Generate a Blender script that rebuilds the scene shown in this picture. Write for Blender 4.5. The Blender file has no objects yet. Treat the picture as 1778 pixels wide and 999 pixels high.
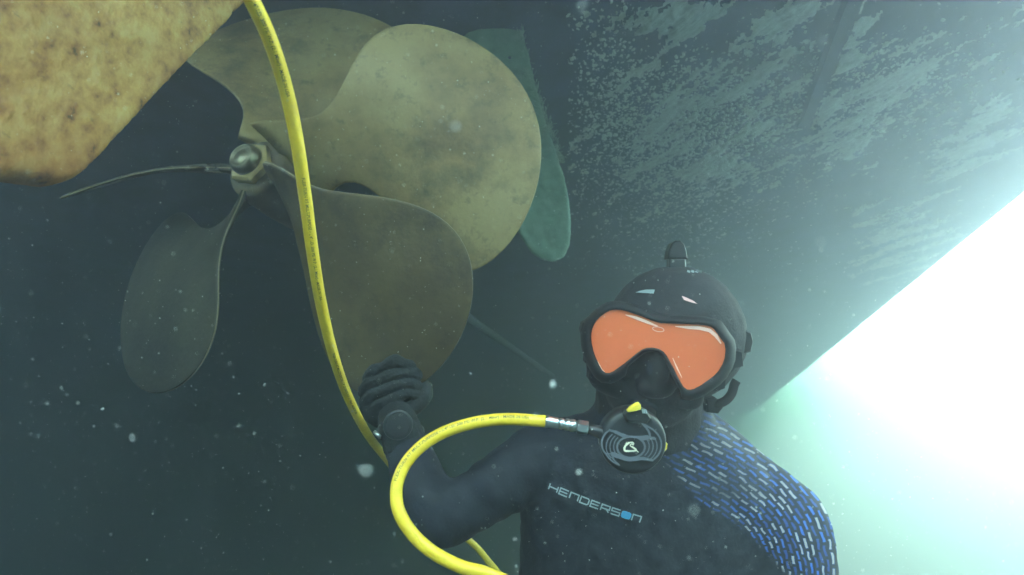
import bpy, bmesh, math, random
import numpy as np
from math import sin, cos, pi, radians, atan2
from mathutils import Vector, Matrix, noise
from mathutils.bvhtree import BVHTree
random.seed(7)
SC = bpy.context.scene; COL = SC.collection

# ------------------------------------------------------------------ camera (boat runs along +Y, z is up)
F, PITCH, YAW = 889., radians(20.9), radians(15.6)
FW = Vector((-sin(YAW)*cos(PITCH), cos(YAW)*cos(PITCH), sin(PITCH)))
RT = Vector((cos(YAW), sin(YAW), 0)); UP = RT.cross(FW)
def ray(x, y): return FW + RT*((x-889)/F) - UP*((y-499.5)/F)
def P(x, y, d): return ray(x, y)*d
def proj(v):
    d = v.dot(FW); return 889+F*v.dot(RT)/d, 499.5-F*v.dot(UP)/d, d
cam = bpy.data.cameras.new("camera"); co = bpy.data.objects.new("camera", cam); COL.objects.link(co)
co.matrix_world = Matrix((RT, UP, -FW)).transposed().to_4x4()
cam.sensor_width = 36; cam.lens = 36*F/1778; cam.clip_start = .01; cam.clip_end = 400
cam.dof.use_dof = True; cam.dof.focus_distance = .8; cam.dof.aperture_fstop = 5.6
SC.camera = co
# ------------------------------------------------------------------ light
SUN_EL, SUN_AZ = radians(34), radians(46)      # azimuth clockwise from +Y: the sun stands astern to starboard
w = bpy.data.worlds.new("World"); SC.world = w; w.use_nodes = True
nt = w.node_tree; bg = nt.nodes['Background']
sky = nt.nodes.new('ShaderNodeTexSky'); sky.sky_type = 'NISHITA'; sky.sun_disc = False
sky.sun_elevation = SUN_EL; sky.sun_rotation = SUN_AZ
nt.links.new(sky.outputs[0], bg.inputs[0]); bg.inputs[1].default_value = .15
sl = bpy.data.lights.new("sun", 'SUN'); sl.energy = 5; sl.angle = radians(6); sl.color = (1, .97, .93)
so = bpy.data.objects.new("sun", sl); COL.objects.link(so)
sd = Vector((sin(SUN_AZ)*cos(SUN_EL), cos(SUN_AZ)*cos(SUN_EL), sin(SUN_EL)))
so.rotation_euler = sd.to_track_quat('Z', 'Y').to_euler(); so.location = sd*20
SC.view_settings.view_transform = 'Standard'; SC.view_settings.look = 'None'
SC.view_settings.exposure = 5.45; SC.view_settings.gamma = 1
SC.render.engine = 'CYCLES'
cy = SC.cycles; cy.max_bounces = 8; cy.volume_bounces = 5; cy.diffuse_bounces = 2; cy.glossy_bounces = 2
cy.transparent_max_bounces = 8; cy.use_denoising = True; cy.caustics_reflective = False; cy.caustics_refractive = False
cy.sample_clamp_indirect = 4

# ------------------------------------------------------------------ helpers
def link(name, me, m=None, parent=None, smooth=True):
    o = bpy.data.objects.new(name, me); COL.objects.link(o)
    if m: me.materials.append(m)
    if smooth:
        for p in me.polygons: p.use_smooth = True
    if parent: o.parent = parent
    return o
def mesh(name, vs, fs):
    me = bpy.data.meshes.new(name); me.from_pydata([tuple(v) for v in vs], [], fs); me.update(); return me
def tag(o, label=None, cat=None, group=None, kind=None):
    for k, v in dict(label=label, category=cat, group=group, kind=kind).items():
        if v: o[k] = v
    return o
def empty(name, loc):
    o = bpy.data.objects.new(name, None); COL.objects.link(o); o.location = loc; o.empty_display_size = .05
    bpy.context.view_layer.update(); return o
def adopt(ch, par):                      # parent keeping world place
    ch.parent = par; ch.matrix_parent_inverse = Matrix.Translation(par.location).inverted(); return ch
def mat(name, col, rough=.6, metal=0, spec=.5, var=None, scale=20, bump=0, bscale=60, detail=6, stretch=None, stops=(.35, .65)):
    m = bpy.data.materials.new(name); m.use_nodes = True; t = m.node_tree; b = t.nodes['Principled BSDF']
    b.inputs['Base Color'].default_value = (*col, 1); b.inputs['Roughness'].default_value = rough
    b.inputs['Metallic'].default_value = metal; b.inputs['Specular IOR Level'].default_value = spec
    tc = t.nodes.new('ShaderNodeTexCoord'); mp = t.nodes.new('ShaderNodeMapping'); t.links.new(tc.outputs['Object'], mp.inputs[0])
    if stretch: mp.inputs['Scale'].default_value = stretch
    if var:
        n = t.nodes.new('ShaderNodeTexNoise'); n.inputs['Scale'].default_value = scale; n.inputs['Detail'].default_value = detail
        n.inputs['Roughness'].default_value = .65
        t.links.new(mp.outputs[0], n.inputs[0])
        r = t.nodes.new('ShaderNodeValToRGB'); t.links.new(n.outputs[0], r.inputs[0])
        cs = [col]+list(var); e = r.color_ramp.elements
        while len(e) < len(cs): e.new(.5)
        for i, c in enumerate(cs):
            e[i].position = stops[0]+(stops[1]-stops[0])*i/(len(cs)-1); e[i].color = (*c, 1)
        t.links.new(r.outputs[0], b.inputs['Base Color'])
    if bump:
        n2 = t.nodes.new('ShaderNodeTexNoise'); n2.inputs['Scale'].default_value = bscale; n2.inputs['Detail'].default_value = 8
        t.links.new(mp.outputs[0], n2.inputs[0])
        bn = t.nodes.new('ShaderNodeBump'); bn.inputs['Strength'].default_value = bump; bn.inputs['Distance'].default_value = .004
        t.links.new(n2.outputs[0], bn.inputs['Height']); t.links.new(bn.outputs[0], b.inputs['Normal'])
    return m
def catmull(pts, n=12):
    pts = [Vector(p) for p in pts]; q = [pts[0]*2-pts[1]]+pts+[pts[-1]*2-pts[-2]]; o = []
    for i in range(1, len(q)-2):
        a, b, c, d = q[i-1:i+3]
        for k in range(n):
            t = k/n
            o.append(.5*((2*b)+(c-a)*t+(2*a-5*b+4*c-d)*t*t+(3*b-a-3*c+d)*t**3))
    o.append(q[-2]); return o
def frames(path, up0):
    T = []; N = []
    for i in range(len(path)):
        t = (path[min(i+1, len(path)-1)]-path[max(i-1, 0)]).normalized(); T.append(t)
    n = (up0-T[0]*up0.dot(T[0])).normalized()
    for t in T:
        n = (n-t*n.dot(t)).normalized(); N.append(n)
    return T, N
def tube_data(path, rad, seg=12, up0=Vector((0, 0, 1)), cap=True):
    T, N = frames(path, up0); vs = []; fs = []
    for i, p in enumerate(path):
        r = rad[i] if hasattr(rad, '__len__') else rad
        ra, rb = r if hasattr(r, '__len__') else (r, r)
        b = T[i].cross(N[i])
        for k in range(seg):
            a = 2*pi*k/seg; vs.append(p+N[i]*(ra*cos(a))+b*(rb*sin(a)))
    for i in range(len(path)-1):
        for k in range(seg):
            a = i*seg+k; b2 = i*seg+(k+1) % seg
            fs.append((a, b2, b2+seg, a+seg))
    if cap:
        fs.append(tuple(range(seg))[::-1]); fs.append(tuple(len(path)*seg-seg+k for k in range(seg)))
    return vs, fs
def tube(name, path, rad, m, parent=None, seg=12, **k):
    return link(name, mesh(name, *tube_data(path, rad, seg, **k)), m, parent)
def blob(c, r, axes=None, seg=24):       # ellipsoid, axes = three unit vectors
    ax = axes or (RT, UP, FW); vs = []; fs = []; n = seg//2
    for i in range(n+1):
        th = pi*i/n
        for k in range(seg):
            a = 2*pi*k/seg
            vs.append(c+ax[0]*(r[0]*sin(th)*cos(a))+ax[1]*(r[1]*cos(th))+ax[2]*(r[2]*sin(th)*sin(a)))
    for i in range(n):
        for k in range(seg):
            fs.append((i*seg+k, i*seg+(k+1) % seg, (i+1)*seg+(k+1) % seg, (i+1)*seg+k))
    return vs, fs
def merge(parts):
    V = []; Fs = []
    for vs, fs in parts:
        o = len(V); V += list(vs); Fs += [tuple(i+o for i in f) for f in fs]
    return V, Fs
def remesh(vs, fs, voxel, smooth=6, name='m', fac=.5):
    me = mesh(name, vs, fs)
    bm = bmesh.new(); bm.from_mesh(me); bmesh.ops.remove_doubles(bm, verts=bm.verts, dist=1e-6); bmesh.ops.recalc_face_normals(bm, faces=bm.faces); bm.to_mesh(me); bm.free()
    o = bpy.data.objects.new('tmp', me); COL.objects.link(o)
    md = o.modifiers.new('r', 'REMESH'); md.mode = 'VOXEL'; md.voxel_size = voxel
    if smooth:
        ms = o.modifiers.new('s', 'SMOOTH'); ms.iterations = smooth; ms.factor = fac
    dg = bpy.context.evaluated_depsgraph_get(); me2 = bpy.data.meshes.new_from_object(o.evaluated_get(dg)); me2.name = name
    bpy.data.objects.remove(o); return me2
def displace(me, fn):
    ns = [v.normal.copy() for v in me.vertices]; cs = [v.co.copy() for v in me.vertices]
    for v, a, c in zip(me.vertices, ns, cs): v.co = c+a*fn(c)
    me.update()
def chain(pts, rads, n=6, seg=14):       # rounded limb through joints
    ps = catmull(pts, n); m = len(ps)-1; rr = []
    for i in range(m+1):
        t = i/m*(len(rads)-1); k = min(int(t), len(rads)-2); a = rads[k]; b = rads[k+1]; u = t-k; u = u*u*(3-2*u)
        a = a if hasattr(a, '__len__') else (a, a); b = b if hasattr(b, '__len__') else (b, b)
        rr.append((a[0]*(1-u)+b[0]*u, a[1]*(1-u)+b[1]*u))
    out = [tube_data(ps, rr, seg, up0=FW)]
    for e, r in ((0, rr[0]), (-1, rr[-1])): out.append(blob(ps[e], (min(r),)*3, seg=12))
    return merge(out)
def stroke2(pts, wd):                    # flat thick polyline in 2-D -> quads (with mitres), 2-D verts
    vs = []; fs = []; n = len(pts)
    for i in range(n):
        a = pts[max(i-1, 0)]; b = pts[min(i+1, n-1)]
        p = pts[i]
        d1 = Vector((p[0]-a[0], p[1]-a[1])); d2 = Vector((b[0]-p[0], b[1]-p[1]))
        if d1.length < 1e-9: d1 = d2
        if d2.length < 1e-9: d2 = d1
        d1.normalize(); d2.normalize(); t = (d1+d2).normalized(); nn = Vector((-t.y, t.x)); k = 1/max(.55, nn.dot(Vector((-d1.y, d1.x))))
        ww = wd[i] if hasattr(wd, '__len__') else wd
        vs += [(p[0]+nn.x*ww*k/2, p[1]+nn.y*ww*k/2), (p[0]-nn.x*ww*k/2, p[1]-nn.y*ww*k/2)]
    for i in range(n-1): fs.append((2*i, 2*i+1, 2*i+3, 2*i+2))
    return vs, fs
def slab(name, fr, bk, m, parent=None, smooth=False):   # closed solid between two equal rings
    n = len(fr); fs = [tuple(range(n)), tuple(range(2*n-1, n-1, -1))]+[(i, i+n, (i+1) % n+n, (i+1) % n) for i in range(n)]
    me = mesh(name, list(fr)+list(bk), fs); bm = bmesh.new(); bm.from_mesh(me); bmesh.ops.recalc_face_normals(bm, faces=bm.faces)
    bmesh.ops.triangulate(bm, faces=[f for f in bm.faces if len(f.verts) > 4]); bm.to_mesh(me); bm.free()
    return link(name, me, m, parent, smooth)

# ------------------------------------------------------------------ materials
M = {}
M['hull'] = mat('navy_antifouling', (.010, .013, .042), .5, var=[(.028, .034, .10), (.055, .06, .16)], scale=5, bump=.4, bscale=40)
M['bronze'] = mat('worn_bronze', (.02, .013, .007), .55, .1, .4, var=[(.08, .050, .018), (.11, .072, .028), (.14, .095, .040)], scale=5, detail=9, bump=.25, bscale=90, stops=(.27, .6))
M['bronze_lit'] = mat('lit_bronze', (.05, .032, .014), .5, .1, .4, var=[(.18, .11, .038), (.28, .187, .070), (.35, .25, .105)], scale=4, detail=10, bump=.2, bscale=90, stops=(.27, .58))  # lighter bronze copy, with the light on the upper blades painted in
M['rudder'] = mat('fouled_rudder', (.04, .018, .008), .85, 0, .3, var=[(.24, .11, .030), (.33, .175, .045), (.39, .23, .068), (.42, .28, .10)], scale=26, detail=14, bump=.9, bscale=70, stretch=(1, 1.7, 1.2), stops=(.30, .62))
M['green'] = mat('weedy_green_paint', (.12, .20, .15), .8, var=[(.17, .27, .20), (.21, .32, .24)], scale=12, bump=.5, bscale=60)
M['fibre'] = mat('weed', (.26, .36, .28), .8)
M['suit'] = None
M['rubber'] = mat('black_silicone', (.009, .0075, .009), .65, spec=.3, bump=.1, bscale=150)
M['hood'] = mat('black_neoprene', (.008, .0065, .009), .8, bump=.35, bscale=300, var=[(.013, .011, .014)], scale=60)
M['glove'] = mat('black_glove', (.004, .005, .006), .7, bump=.6, bscale=160, var=[(.008, .010, .011)], scale=50)
M['yellow'] = mat('yellow_pvc_hose', (.90, .60, .03), .42, var=[(.80, .52, .03), (.92, .64, .05)], scale=30, bump=.08, bscale=200)
M['yplastic'] = mat('yellow_plastic', (.85, .62, .05), .4)
M['ink'] = mat('black_ink', (.03, .03, .015), .6)
M['steel'] = mat('zinc_steel', (.62, .64, .66), .28, 1, bump=.15, bscale=120)
M['grey'] = mat('grey_plastic', (.12, .13, .15), .5)
M['bronze_shade'] = mat('shaded_bronze', (.012, .009, .005), .7, .05, .3, var=[(.03, .024, .013), (.05, .04, .022)], scale=7, bump=.2, bscale=90)  # darkest bronze copy, shade on the left-hand blades put into the colour
M['rim'] = mat('edge_highlight', (.24, .19, .11), .45, .2)  # brighter bronze along the blade edges: a painted edge highlight
M['bevel'] = mat('lens_highlight', (.95, .55, .45), .15)  # pale tint for painted reflections on the lens, not a cut bevel
M['black'] = mat('black_plastic', (.012, .013, .015), .4)
M['dark'] = mat('dark_recess', (.006, .006, .009), .7)
M['cream'] = mat('cream_print', (.75, .7, .52), .5)
M['print'] = mat('grey_print', (.33, .40, .42), .6)
M['bluep'] = mat('blue_print', (.05, .33, .62), .6)
M['pinkp'] = mat('pink_print', (.75, .42, .4), .6)
M['snow'] = mat('organic_flake', (.55, .57, .53), .9)
def air_mat(name, metal, rough, wisp):
    m = bpy.data.materials.new(name); m.use_nodes = True; t = m.node_tree; b = t.nodes['Principled BSDF']; out = t.nodes['Material Output']
    b.inputs['Base Color'].default_value = (.90, .97, .93, 1); b.inputs['Metallic'].default_value = metal; b.inputs['Roughness'].default_value = rough
    if wisp:
        tc = t.nodes.new('ShaderNodeNewGeometry'); mp = t.nodes.new('ShaderNodeMapping'); mp.vector_type = 'TEXTURE'; mp.inputs['Rotation'].default_value = (0, 0, radians(-37)); mp.inputs['Scale'].default_value = (.07, .016, .05)
        t.links.new(tc.outputs['Position'], mp.inputs[0])
        n2 = t.nodes.new('ShaderNodeTexNoise'); n2.inputs['Scale'].default_value = 1; n2.inputs['Detail'].default_value = 7; n2.inputs['Roughness'].default_value = .75; n2.inputs['Distortion'].default_value = .6
        t.links.new(mp.outputs[0], n2.inputs[0]); bn = t.nodes.new('ShaderNodeBump'); bn.inputs['Strength'].default_value = 1; bn.inputs['Distance'].default_value = .012
        t.links.new(n2.outputs[0], bn.inputs['Height']); t.links.new(bn.outputs[0], b.inputs['Normal'])
        r = t.nodes.new('ShaderNodeMapRange'); r.inputs['From Min'].default_value = .58; r.inputs['From Max'].default_value = .44; t.links.new(n2.outputs[0], r.inputs[0])
        r.inputs['To Max'].default_value = .35
        x = t.nodes.new('ShaderNodeBsdfTransparent'); mx = t.nodes.new('ShaderNodeMixShader'); t.links.new(r.outputs[0], mx.inputs[0])
        t.links.new(b.outputs[0], mx.inputs[1]); t.links.new(x.outputs[0], mx.inputs[2]); t.links.new(mx.outputs[0], out.inputs[0])
    return m
M['air'] = air_mat('trapped_air', .12, .14, True)
M['bubble'] = air_mat('bubble_skin', .15, .08, False)
# lens: orange mirror coat
M['lens'] = mat('orange_mirror_lens', (1, .19, .06), .03, .3, .8)

def stain(m, dark, scale, lo, hi, stretch=(1, 1, 1), amt=.8):
    t = m.node_tree; b = t.nodes['Principled BSDF']; src = b.inputs['Base Color'].links[0].from_socket
    tc = t.nodes.new('ShaderNodeTexCoord'); mp = t.nodes.new('ShaderNodeMapping'); mp.inputs['Scale'].default_value = stretch; mp.inputs['Location'].default_value = (3, 5, 7); t.links.new(tc.outputs['Object'], mp.inputs[0])
    n = t.nodes.new('ShaderNodeTexNoise'); n.inputs['Scale'].default_value = scale; n.inputs['Detail'].default_value = 12; n.inputs['Roughness'].default_value = .72; t.links.new(mp.outputs[0], n.inputs[0])
    r = t.nodes.new('ShaderNodeMapRange'); r.inputs['From Min'].default_value = lo; r.inputs['From Max'].default_value = hi; r.inputs['To Max'].default_value = amt; t.links.new(n.outputs[0], r.inputs[0])
    x = t.nodes.new('ShaderNodeMix'); x.data_type = 'RGBA'; t.links.new(r.outputs[0], x.inputs[0]); t.links.new(src, x.inputs[6]); x.inputs[7].default_value = (*dark, 1); t.links.new(x.outputs[2], b.inputs['Base Color'])
stain(M['bronze_lit'], (.03, .018, .008), 3.2, .50, .64); stain(M['bronze_lit'], (.04, .028, .015), 34, .54, .68, amt=.55); stain(M['bronze_lit'], (.30, .26, .17), 60, .66, .78, (1, 1, .3), .5)
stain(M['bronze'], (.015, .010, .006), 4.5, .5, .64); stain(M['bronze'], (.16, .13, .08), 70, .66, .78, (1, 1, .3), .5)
stain(M['yellow'], (.30, .24, .06), 55, .62, .72, amt=.5); stain(M['rudder'], (.03, .015, .01), 9, .63, .72, (1, 1.5, 1.2), .7); stain(M['rudder'], (.05, .03, .02), 60, .62, .72, (1, .7, 1.6), .7); stain(M['rudder'], (.55, .5, .36), 90, .68, .76, (1, .6, 1.6), .8)
t = M['rudder'].node_tree; b = t.nodes['Principled BSDF']; src = b.inputs['Base Color'].links[0].from_socket      # rust creeping up from the lower tip
tc = t.nodes.new('ShaderNodeTexCoord'); sx = t.nodes.new('ShaderNodeSeparateXYZ'); t.links.new(tc.outputs['Object'], sx.inputs[0])
n = t.nodes.new('ShaderNodeTexNoise'); n.inputs['Scale'].default_value = 9; n.inputs['Detail'].default_value = 10; t.links.new(tc.outputs['Object'], n.inputs[0])
ad = t.nodes.new('ShaderNodeMath'); ad.operation = 'MULTIPLY_ADD'; ad.inputs[1].default_value = .5; t.links.new(n.outputs[0], ad.inputs[0]); t.links.new(sx.outputs[2], ad.inputs[2])
r = t.nodes.new('ShaderNodeMapRange'); r.inputs['From Min'].default_value = .76; r.inputs['From Max'].default_value = .52; r.inputs['To Max'].default_value = .8; t.links.new(ad.outputs[0], r.inputs[0])
x = t.nodes.new('ShaderNodeMix'); x.data_type = 'RGBA'; x.blend_type = 'MULTIPLY'; t.links.new(r.outputs[0], x.inputs[0]); t.links.new(src, x.inputs[6]); x.inputs[7].default_value = (.55, .34, .20, 1); t.links.new(x.outputs[2], b.inputs['Base Color'])
# ------------------------------------------------------------------ hull
KX = -4.0; HB = 6.31; ZK = 1.36; ZW = 1.70; STERN = -.8
def hz(x): return ZK+abs(x-KX)/HB*(ZW-.02-ZK)
def hull_pt(px, py):
    r = ray(px, py); a = (ZW-.02-ZK)/HB*(1 if r.x > 0 or True else -1)
    t = (ZK-a*KX)/(r.z-a*r.x) if r.z-a*r.x > 1e-4 else None
    if t is None: return None
    p = r*t
    if p.x < KX:
        t = (ZK+a*KX)/(r.z+a*r.x); p = r*t
    return p
boat = empty('boat', (KX, STERN, ZK))
tag(boat, 'big boat seen from below with dark blue bottom, tan rudder and bronze propeller', 'boat')
ys = [STERN+i*.5 for i in range(30)]+[14.2+i for i in range(9)]
sec = [0, .25, .5, .75, 1]
vs = []; fs = []; NX = 2*24+1
for y in ys:
    k = 1 if y < 13 else math.sqrt(max(.0, 1-((y-13)/9.6)**2))
    row = []
    for i in range(-24, 25):
        u = i/24; row.append(Vector((KX+u*HB*k, y, ZK+abs(u)*(ZW-.02-ZK))))
    row = [Vector((row[0].x-.05*k, y, ZW+.12))]+row+[Vector((row[-1].x+.05*k, y, ZW+.12))]
    vs += row
n = NX+2
for j in range(len(ys)-1):
    for i in range(n-1): fs.append((j*n+i, j*n+i+1, (j+1)*n+i+1, (j+1)*n+i))
    fs.append((j*n+n-1, j*n, (j+1)*n, (j+1)*n+n-1))
fs.append(tuple(range(n))); fs.append(tuple(range((len(ys)-1)*n, len(ys)*n))[::-1])
adopt(tag(link('hull', mesh('hull', vs, fs), M['hull'], None, False), 'dark blue hull bottom'), boat)
# strake: a low rail on the bottom ending short
sv = []
for y in (.9, 2.2, 2.32):
    x = .80; z = hz(x); h = .028 if y < 2.3 else .006
    sv += [Vector((x-.035, y, z+.01)), Vector((x-.022, y, z-h)), Vector((x+.022, y, z-h)), Vector((x+.035, y, z+.01))]
sf = [(i*4+k, i*4+k+1, i*4+5+k, i*4+4+k) for i in range(2) for k in range(3)]+[(3, 2, 1, 0), (8, 9, 10, 11), (0, 4, 7, 3), (4, 8, 11, 7)]
adopt(link('strake', mesh('strake', sv, sf), M['hull'], None, False), boat)

# ------------------------------------------------------------------ rudder
RX = -.60
def onx(px, py, X=RX): r = ray(px, py); return r*(X/r.x)
o2 = [onx(*q) for q in [(418, 0), (372, 48), (318, 100), (262, 158), (212, 212), (168, 258), (140, 288), (122, 306), (104, 318), (80, 325), (45, 323), (0, 314)]]
ring = [Vector((RX, .73, 1.40))]+o2+[Vector((RX, .13, .17)), Vector((RX, .03, .14)), Vector((RX, -.02, .3)), Vector((RX, .02, 1.40))]
cen = sum(ring, Vector())/len(ring)
lay = []
N = len(ring)
for off, sc in ((-.026, .955), (-.018, .985), (0, 1.), (.018, .985), (.026, .955)):
    lay.append([Vector((RX+off, cen.y+(v.y-cen.y)*sc, cen.z+(v.z-cen.z)*sc)) for v in ring])
vs = [v for l in lay for v in l]; fs = [tuple(range(N)), tuple(range(4*N, 5*N))[::-1]]
for j in range(4): fs += [(j*N+i, j*N+(i+1) % N, (j+1)*N+(i+1) % N, (j+1)*N+i) for i in range(N)]
me = remesh(vs, fs, .005, 4, 'rudder')
def rd(c):
    q = Vector((c.x*20, c.y*16+c.z*4, c.z*30))
    return min(1, 6*abs(c.x-RX)/.026)*(.0009*noise.fractal(q, 1, 2, 4)+.0009*noise.fractal(c*120, 1, 2, 3))+(-.0025 if noise.noise(q*.9+Vector((3, 7, 1))) > .5 else 0)
displace(me, rd)
adopt(tag(link('rudder', me, M['rudder']), 'tan rudder blade crusted with marine growth'), boat)
adopt(tube('rudder_stock', [Vector((RX, .5, 1.36)), Vector((RX, .5, 1.50))], .03, M['bronze'], seg=20), boat)

# ------------------------------------------------------------------ propeller
BL = {'A': (90, [465.8561, 307.2421, 1.1198, 1.1396, 0.5836, -0.251, 0.0281, 0.1437, 0.3418, 0.4213, 0.0355, 0.1344, 0.3992, 0.3847, -0.0052, -0.0372, 0.0805, -0.2353]),
 'B': (18, [465.8561, 307.2421, 1.1198, 1.0552, 0.59, -3.9885, 0.0344, 0.1251, 0.3157, 0.4191, 0.0356, 0.1349, 0.3893, 0.4423, 0.0215, -0.0173, 0.0999, -0.2357]),
 'C': (-54, [465.8561, 307.2421, 1.1198, 1.0819, 0.5566, 6.3311, 0.0321, 0.118, 0.2493, 0.4326, 0.0354, 0.1389, 0.242, 0.382, 0.0453, 0.0346, 0.1082, -0.2363]),
 'D': (-126, [465.8561, 307.2421, 1.1198, 0.5396, 0.5281, -4.851, 0.0386, 0.1301, 0.3103, 0.4017, 0.0524, 0.1335, 0.4126, 0.4311, -0.0013, -0.078, 0.0749, -0.2354]),
 'E': (162, [465.8561, 307.2421, 1.1198, 2.4851, 0.4212, 5.8083, 0.03, 0.0378, 0.1395, 0.4361, 0.0291, 0.0299, 0.2201, 0.1086, -0.1517, 0.4089, 0.0811, -0.2237])}
HUB = P(465.8561, 307.2421, 1.1198)
KN = [0, .35, .68, 1.]
def lag(v, t):
    o = 0
    for i in range(4):
        p = 1
        for j in range(4):
            if i != j: p = p*(t-KN[j])/(KN[i]-KN[j])
        o += v[i]*p
    return o
def blade_pt(x, ang, t, u):              # t root..tip, u 0..1 trailing..leading
    Pt, R, ph = x[3:6]; rake, cup, tilt, cm = x[14:]
    r = .06+(R-.06)*t; base = math.sqrt(max(0, 1-t**3))
    a, b = lag(x[6:10], t), lag(x[10:14], t); m = (a-b)/2; h = (a+b)/2*base+{90: .05, 18: .085, -54: .05, -126: .015, 162: .0}[ang]*math.exp(-(t/.17)**2)
    s = m-h+2*h*u; phi = atan2(Pt, 2*pi*r); th = radians(ang+ph)+s*cos(phi)/r
    y = -s*sin(phi)+rake*r+cup*(s-m)**2+tilt*t*t
    return HUB+Vector((r*cos(th), y, r*sin(th)))
prop = adopt(empty('propeller', HUB), boat); tag(prop, 'five-bladed bronze propeller')
NT, NU = 34, 26
def make_blade(k):
    ang, x = BL[k]; g = []
    for i in range(NT+1):
        t = sin(i/NT*pi/2)*.9995
        g.append([blade_pt(x, ang, t, .5-.5*cos(pi*j/NU)) for j in range(NU+1)])
    fr = []; bk = []
    for i in range(NT+1):
        for j in range(NU+1):
            a = g[min(i+1, NT)][j]-g[max(i-1, 0)][j]; b = g[i][min(j+1, NU)]-g[i][max(j-1, 0)]
            nn = a.cross(b)
            if nn.length < 1e-12: nn = Vector((0, 1, 0))
            nn.normalize()
            t = i/NT; e = math.sqrt(max(0, 1-(2*j/NU-1)**2)); th = (.0014+.006*(1-t)**1.5*e+.0015*e)*(1 if i < NT else .4)
            fr.append(g[i][j]+nn*th); bk.append(g[i][j]-nn*th)
    W = NU+1; T = (NT+1)*W; fs = []
    for i in range(NT):
        for j in range(NU):
            q = (i*W+j, i*W+j+1, (i+1)*W+j+1, (i+1)*W+j); fs.append(q); fs.append(tuple(v+T for v in q[::-1]))
    bd = [j for j in range(W)]+[i*W+NU for i in range(1, NT+1)]+[NT*W+j for j in range(NU-1, -1, -1)]+[i*W for i in range(NT-1, 0, -1)]
    for a, b in zip(bd, bd[1:]+bd[:1]): fs.append((b, a, a+T, b+T))
    me = mesh('blade', fr+bk, fs)
    for p in me.polygons[2*NT*NU:]: p.material_index = 1
    bm = bmesh.new(); bm.from_mesh(me); bmesh.ops.recalc_face_normals(bm, faces=bm.faces); bm.to_mesh(me); bm.free()
    return me
blade_obj = {}
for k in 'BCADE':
    o = link('blade', make_blade(k), M['bronze_lit' if k in 'AB' else 'bronze' if k == 'C' else 'bronze_shade']); o.data.materials.append(M['rim']); blade_obj[k] = o  # A and B get painted light, D and E painted shade
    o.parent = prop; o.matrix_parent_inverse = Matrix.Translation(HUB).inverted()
def lathe(name, o, ax, prof, m, parent, seg=40, sides=None):
    ax = ax.normalized(); a = ax.orthogonal().normalized(); b = ax.cross(a); s = sides or seg; vs = []
    for h, r in prof:
        for k in range(s): vs.append(o+ax*h+(a*cos(2*pi*k/s)+b*sin(2*pi*k/s))*r)
    fs = [(i*s+k, i*s+(k+1) % s, (i+1)*s+(k+1) % s, (i+1)*s+k) for i in range(len(prof)-1) for k in range(s)]
    fs += [tuple(range(s))[::-1], tuple((len(prof)-1)*s+k for k in range(s))]
    me = mesh(name, vs, fs); bm = bmesh.new(); bm.from_mesh(me); bmesh.ops.recalc_face_normals(bm, faces=bm.faces); bm.to_mesh(me); bm.free()
    o2 = link(name, me, m, None, sides is None)
    if parent: adopt(o2, parent) if parent is not prop else setattr(o2, 'parent', prop)
    if parent is prop: o2.matrix_parent_inverse = Matrix.Translation(HUB).inverted()
    return o2
AF = Vector((0, -1, 0))
lathe('hub', HUB, AF, [(-.13, .055), (-.12, .068), (-.06, .072), (.0, .072), (.030, .068), (.040, .062), (.042, .052)], M['bronze'], prop)
lathe('nut', HUB, AF, [(.041, .044), (.044, .049), (.058, .049), (.062, .044)], M['bronze_lit'], prop, sides=6)
lathe('cone_cap', HUB, AF, [(.061, .034), (.070, .0335), (.077, .031), (.081, .027), (.082, .024), (.079, .022), (.078, .020), (.080, .012), (.081, .001)], mat('polished_bronze', (.20, .17, .10), .3, .6, var=[(.12, .10, .06)], scale=30, bump=.1), prop)
adopt(tube('propeller_shaft', [HUB+Vector((0, .1, 0)), HUB+Vector((0, 3.2, 0.16))], .020, mat('shaft_paint', (.03, .045, .038), .8), seg=20), boat)
# strut blade ahead of the propeller (green leaf shape)
SD = 1.8
lf = [(840, 20), (905, 55), (918, 95), (930, 150), (945, 205), (965, 262), (980, 310), (989, 350), (992, 390), (990, 425), (980, 447), (962, 456), (940, 452), (922, 440), (905, 415), (880, 370), (840, 300), (800, 200), (790, 80)]
fr = [P(x, y, SD+(.08 if y < 120 else 0)) for x, y in lf]
c = sum(fr, Vector())/len(fr); lay = []
for off, s in ((-.018, .93), (-.010, .985), (0, 1), (.010, .985), (.018, .93)): lay += [c+(v-c)*s+FW*off for v in fr]
N = len(fr); fs = [tuple(range(N)), tuple(range(4*N, 5*N))[::-1]]
for j in range(4): fs += [(j*N+i, j*N+(i+1) % N, (j+1)*N+(i+1) % N, (j+1)*N+i) for i in range(N)]
me = remesh(lay, fs, .007, 3, 'skeg'); displace(me, lambda c: .002*noise.fractal(c*40, 1, 2, 3))
adopt(tag(link('skeg', me, M['green']), 'pale green fin with rounded tip behind the propeller'), boat)
# weed strands on the fin's top edge
wv = []
for i in range(600):
    t = random.random()**1.4; x = 905+75*t**1.3+random.uniform(-5, 3); y = 55+230*t
    p0 = P(x, y, SD+random.uniform(-.025, .01)+(.08 if y < 120 else 0)); L = random.uniform(.006, .035)
    d = (RT*random.uniform(-1.6, .25)+UP*random.uniform(-.5, .9)+FW*random.uniform(-.5, .3)).normalized()
    pts = [p0, p0+d*L*.5+Vector((0, 0, random.uniform(0, .006))), p0+d*L+Vector((random.uniform(-.01, .01), 0, random.uniform(0, .016)))]
    wv.append(tube_data(pts, random.uniform(.0005, .0014), 4))
adopt(tag(link('weed_fringe', mesh('weed_fringe', *merge(wv)), M['fibre']), 'fringe of weed on the fin edge', kind='stuff'), boat)

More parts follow.
